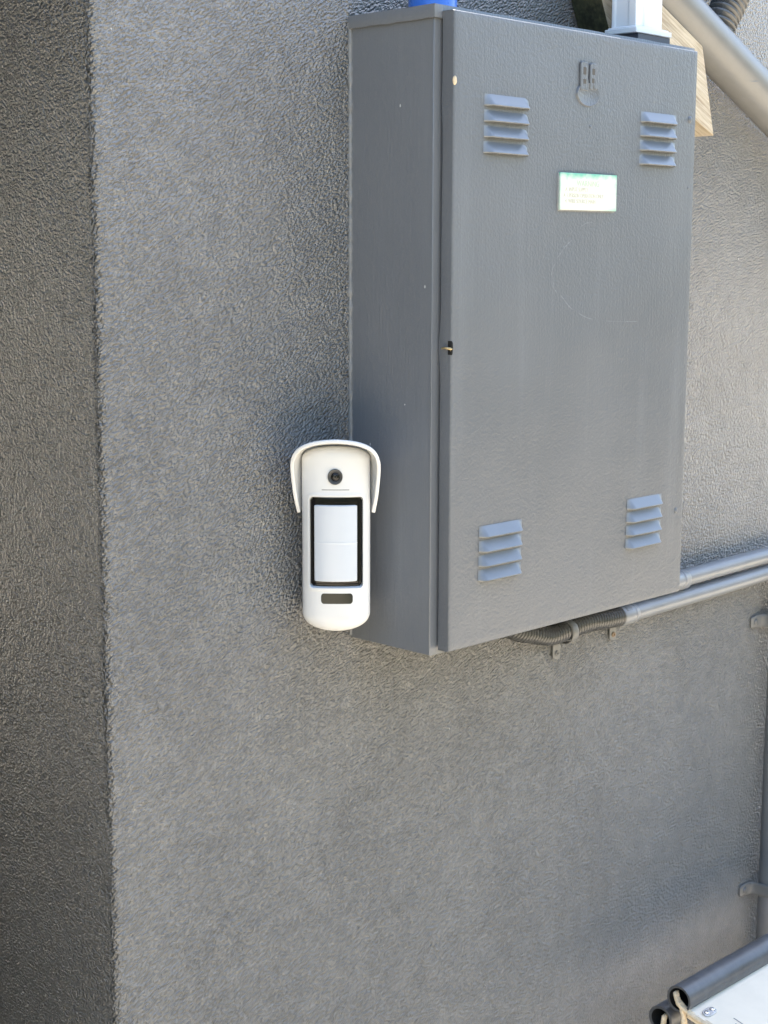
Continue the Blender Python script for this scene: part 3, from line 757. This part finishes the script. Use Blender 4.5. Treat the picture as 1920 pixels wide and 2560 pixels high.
# ------------------------------------------------------------------ saddle clips
def screw(b, p, ax, r=0.0036):
    b.lathe(p, ax, [(r, -0.001), (r, 0.0008), (r*0.8, 0.0018), (r*0.45, 0.0019), (r*0.42, 0.0006), (0.0001, 0.0006)], 16)
def h_clip(x, z, r, label, m, rust=False):
    t = thing('saddle_clip', label, 'pipe clip', (x, -0.0, Z0+z), group='saddle clips on the pipes')
    b = MB(); w = 0.0062; rows_o, rows_i = [], []
    prof = [(-0.001, -r-0.020), (-0.0016, -r-0.005), (-0.004, -r-0.0012)]
    for k in range(15):
        a = -math.pi/2+math.pi*k/14; prof.append((YC-r*math.cos(a), r*math.sin(a)))
    prof += [(-0.004, r+0.0012), (-0.0016, r+0.005)]
    rows = [[(s*w, y, z_) for y, z_ in prof] for s in (-1, -0.4, 0.4, 1)]
    b.grid(rows); o = b.build('band', m, t, smooth=60)
    s = o.modifiers.new('solid', 'SOLIDIFY'); s.thickness = 0.0014; s.offset = 0
    # ear
    b = MB(); hw = 0.0072; zc = -r-0.0155
    poly = [(-hw, zc+0.013), (-hw, zc-0.004)]+[(hw*math.sin(a), zc-0.004-hw*0.75*math.cos(a)) for a in [-math.pi/2+math.pi*k/8 for k in range(1, 8)]]+[(hw, zc-0.004), (hw, zc+0.013)]
    b.prism(poly, -0.0040, -0.0018); e = b.build('ear', m, t, bevel=0.0004)
    b = MB(); screw(b, (0, -0.0040, zc-0.001), (0, -1, 0)); b.build('screw', M['rust'] if rust else m, t, smooth=35)
h_clip(0.3635, -0.0535, 0.0142, 'grey saddle clip with screw tab, round the corrugated conduit end', M['clip'])
h_clip(0.4845, -0.0515, 0.0126, 'grey saddle clip with rusty screw, under the conduit coupling', M['clip'], rust=True)
def v_clip(z, label):
    t = thing('saddle_clip', label, 'pipe clip', (0.8885, 0, Z0+z), group='saddle clips on the pipes')
    r = 0.0250; b = MB(); w = 0.0100
    prof = [(-r-0.031, -0.0030), (-r-0.012, -0.0032), (-r-0.004, -0.006), (-r-0.0005, -0.014)]
    for k in range(13):
        a = -math.pi/2+math.pi*k/12; prof.append((r*math.sin(a), -0.029-r*math.cos(a)))
    prof += [(r+0.0005, -0.014), (r+0.004, -0.006), (r+0.012, -0.0032), (r+0.031, -0.0030)]
    n = len(prof); rows = []
    for s in (-1, -0.5, 0, 0.5, 1):
        rows.append([(x, y, s*w*(0.78 if i in (0, n-1) else 1)) for i, (x, y) in enumerate(prof)])
    b.grid(rows); o = b.build('band', M['clip'], t, smooth=50)
    m_ = o.modifiers.new('solid', 'SOLIDIFY'); m_.thickness = 0.0020; m_.offset = 0
    bv = o.modifiers.new('bevel', 'BEVEL'); bv.width = 0.0006; bv.limit_method = 'ANGLE'
    for sx_ in (-1, 1):
        b = MB(); b.lathe((sx_*(r+0.019), -0.0040, 0), (0, -1, 0), [(0.0048, -0.0005), (0.0046, 0.0012), (0.003, 0.0024), (0.0001, 0.0027)], 20); b.build('screw', M['clip'], t, smooth=60)
v_clip(-0.1235, 'upper grey saddle clip on the vertical pipe, just below the two conduits')
v_clip(-0.5470, 'lower grey saddle clip on the vertical pipe, above the white board')

# ------------------------------------------------------------------ white board with a tube along its edge (lower right)
wb = thing('white_board_unit', 'cream white board with dark grey tube along its rear edge, lower right of the wall', 'board', (0.450, -0.150, Z0-0.535))
sl = math.radians(14)
b = MB(); L, Wd, th = 0.39, 1.35, 0.012
def bp(x, s, d): # along board: s downslope, d normal (up)
    return (x, -0.012-s*math.cos(sl)+(-d*math.sin(sl)), -0.010-s*math.sin(sl)+d*math.cos(sl))
v = [bp(x, s, d) for d in (0, -th) for x, s in ((0.001, 0), (Wd, 0), (Wd, L), (0.001, L))]
b.add(v, [(0, 1, 2, 3), (7, 6, 5, 4), (0, 4, 5, 1), (1, 5, 6, 2), (2, 6, 7, 3), (3, 7, 4, 0)])
board = b.build('board', M['board'], wb, bevel=0.0006)
# slots
b = MB()
for s0, x0 in ((0.044, 0.040), (0.052, 0.032), (0.076, 0.046), (0.082, 0.036), (0.10, 0.052)):
    ln = 0.017; q = [bp(x0, s0, 0.0004), bp(x0+0.0016, s0, 0.0004), bp(x0+0.0016, s0+ln, 0.0004), bp(x0, s0+ln, 0.0004)]
    b.add(q, [(0, 1, 2, 3)])
b.build('slots', M['groove'], board)
# hinge plate with two screw heads
b = MB(); P = []
for k in range(28):
    a = 2*math.pi*k/28; P.append((0.0215+0.0125*math.copysign(abs(math.cos(a))**0.75, math.cos(a)), 0.019+0.0062*math.copysign(abs(math.sin(a))**0.75, math.sin(a))))
o0 = b.add([bp(x, s, 0.0022) for x, s in P]+[bp(x, s, 0.0002) for x, s in P], [tuple(range(28))]+[(k, (k+1) % 28, 28+(k+1) % 28, 28+k) for k in range(28)])
hp = b.build('fixing_plate', M['zinc'], board, bevel=0.0005)
b = MB(); nrmv = (0, -math.sin(sl), math.cos(sl))
for x in (0.0155, 0.0285): b.lathe(bp(x, 0.0185, 0.0022), nrmv, [(0.0036, 0), (0.0033, 0.0012), (0.0018, 0.0016), (0.0016, 0.0009), (0.0001, 0.0009)], 18)
b.build('screw', M['zinc'], hp, smooth=40)
# the tube with an open end
def open_tube(b, x0, x1, y, z, ro, ri, tilt=0.0):
    seg = 40; n = 30; rows = []
    for i in range(n+1):
        x = x0+(x1-x0)*i/n
        rows.append([(x+(0.0012*nz((k, 0, x0), 0.7) if i == 0 else 0), y+(ro+0.0004*nz((x, k*0.3, 0), 20))*math.cos(2*math.pi*k/seg), z+tilt*(x-x0)+(ro+0.0004*nz((x, k*0.3, 0), 20))*math.sin(2*math.pi*k/seg)) for k in range(seg)])
    b.grid(rows, 0, close_u=True)
    inner = [[(x0+0.0005+dx, y+r*math.cos(2*math.pi*k/seg), z+r*math.sin(2*math.pi*k/seg)) for k in range(seg)] for dx, r in ((0, ri), (0.05, ri), (0.05, 0.0001))]
    b.grid([rows[0], inner[0]], 0, close_u=True); b.grid(inner, 1, close_u=True)
b = MB(); open_tube(b, -0.0040, 0.90, 0.0, 0.0020, 0.0178, 0.0146, -0.012)
b.build('edge_tube', [M['tube'], M['black']], wb, smooth=50)
b = MB(); open_tube(b, -0.0070, 0.90, 0.0250, -0.0335, 0.0178, 0.0140, -0.012)
b.build('lower_tube', [M['tube'], M['black']], wb, smooth=50)
# torn pale fibre strips from the tube mouths along the board edge
b = MB()
def strip(pts, wd, tk):
    P = [Vector(p) for p in pts]; fine = []
    for i in range(len(P)-1):
        p0 = P[max(i-1, 0)]; p1 = P[i]; p2 = P[i+1]; p3 = P[min(i+2, len(P)-1)]
        for k in range(10):
            t = k/10; fine.append(0.5*((2*p1)+(-p0+p2)*t+(2*p0-5*p1+4*p2-p3)*t*t+(-p0+3*p1-3*p2+p3)*t**3))
    fine.append(P[-1])
    for off in (-1, 0, 1):
        b.tube([p+Vector((off*wd*0.55+0.0008*nz((i, off, 0), 0.4), 0.0006*nz((i, off, 3), 0.5), 0)) for i, p in enumerate(fine)], [tk*(0.75+0.5*abs(nz((i, off, 9), 0.35)))*(0.35 if i in (0, len(fine)-1) else 1) for i in range(len(fine))], 10)
strip([(-0.002, 0.006, 0.011), (-0.0055, 0.000, 0.001), (-0.004, -0.010, -0.008), (0.000, -0.022, -0.015), (0.0015, -0.060, -0.024), (0.002, -0.12, -0.039), (0.002, -0.3, -0.084)], 0.0050, 0.0030)
strip([(-0.0045, -0.006, -0.006), (-0.0065, -0.010, -0.018), (-0.007, -0.012, -0.034), (-0.006, -0.012, -0.055)], 0.0050, 0.0028)
strip([(-0.004, 0.020, -0.026), (-0.0100, 0.018, -0.036), (-0.011, 0.016, -0.050)], 0.0050, 0.0030)
b.build('torn_fibre', M['fibre'], wb, smooth=80)
for p0, p1 in (((0.02, -0.36, -0.665), (0.06, -0.32, -0.115)), ((0.88, -0.36, -0.665), (0.92, -0.32, -0.115)), ((0.30, 0.052, -0.665), (0.34, 0.092, -0.14)), ((0.88, 0.052, -0.665), (0.92, 0.092, -0.14))):
    b = MB(); b.box(p0, p1); b.build('leg', M['plate'], wb, bevel=0.002)
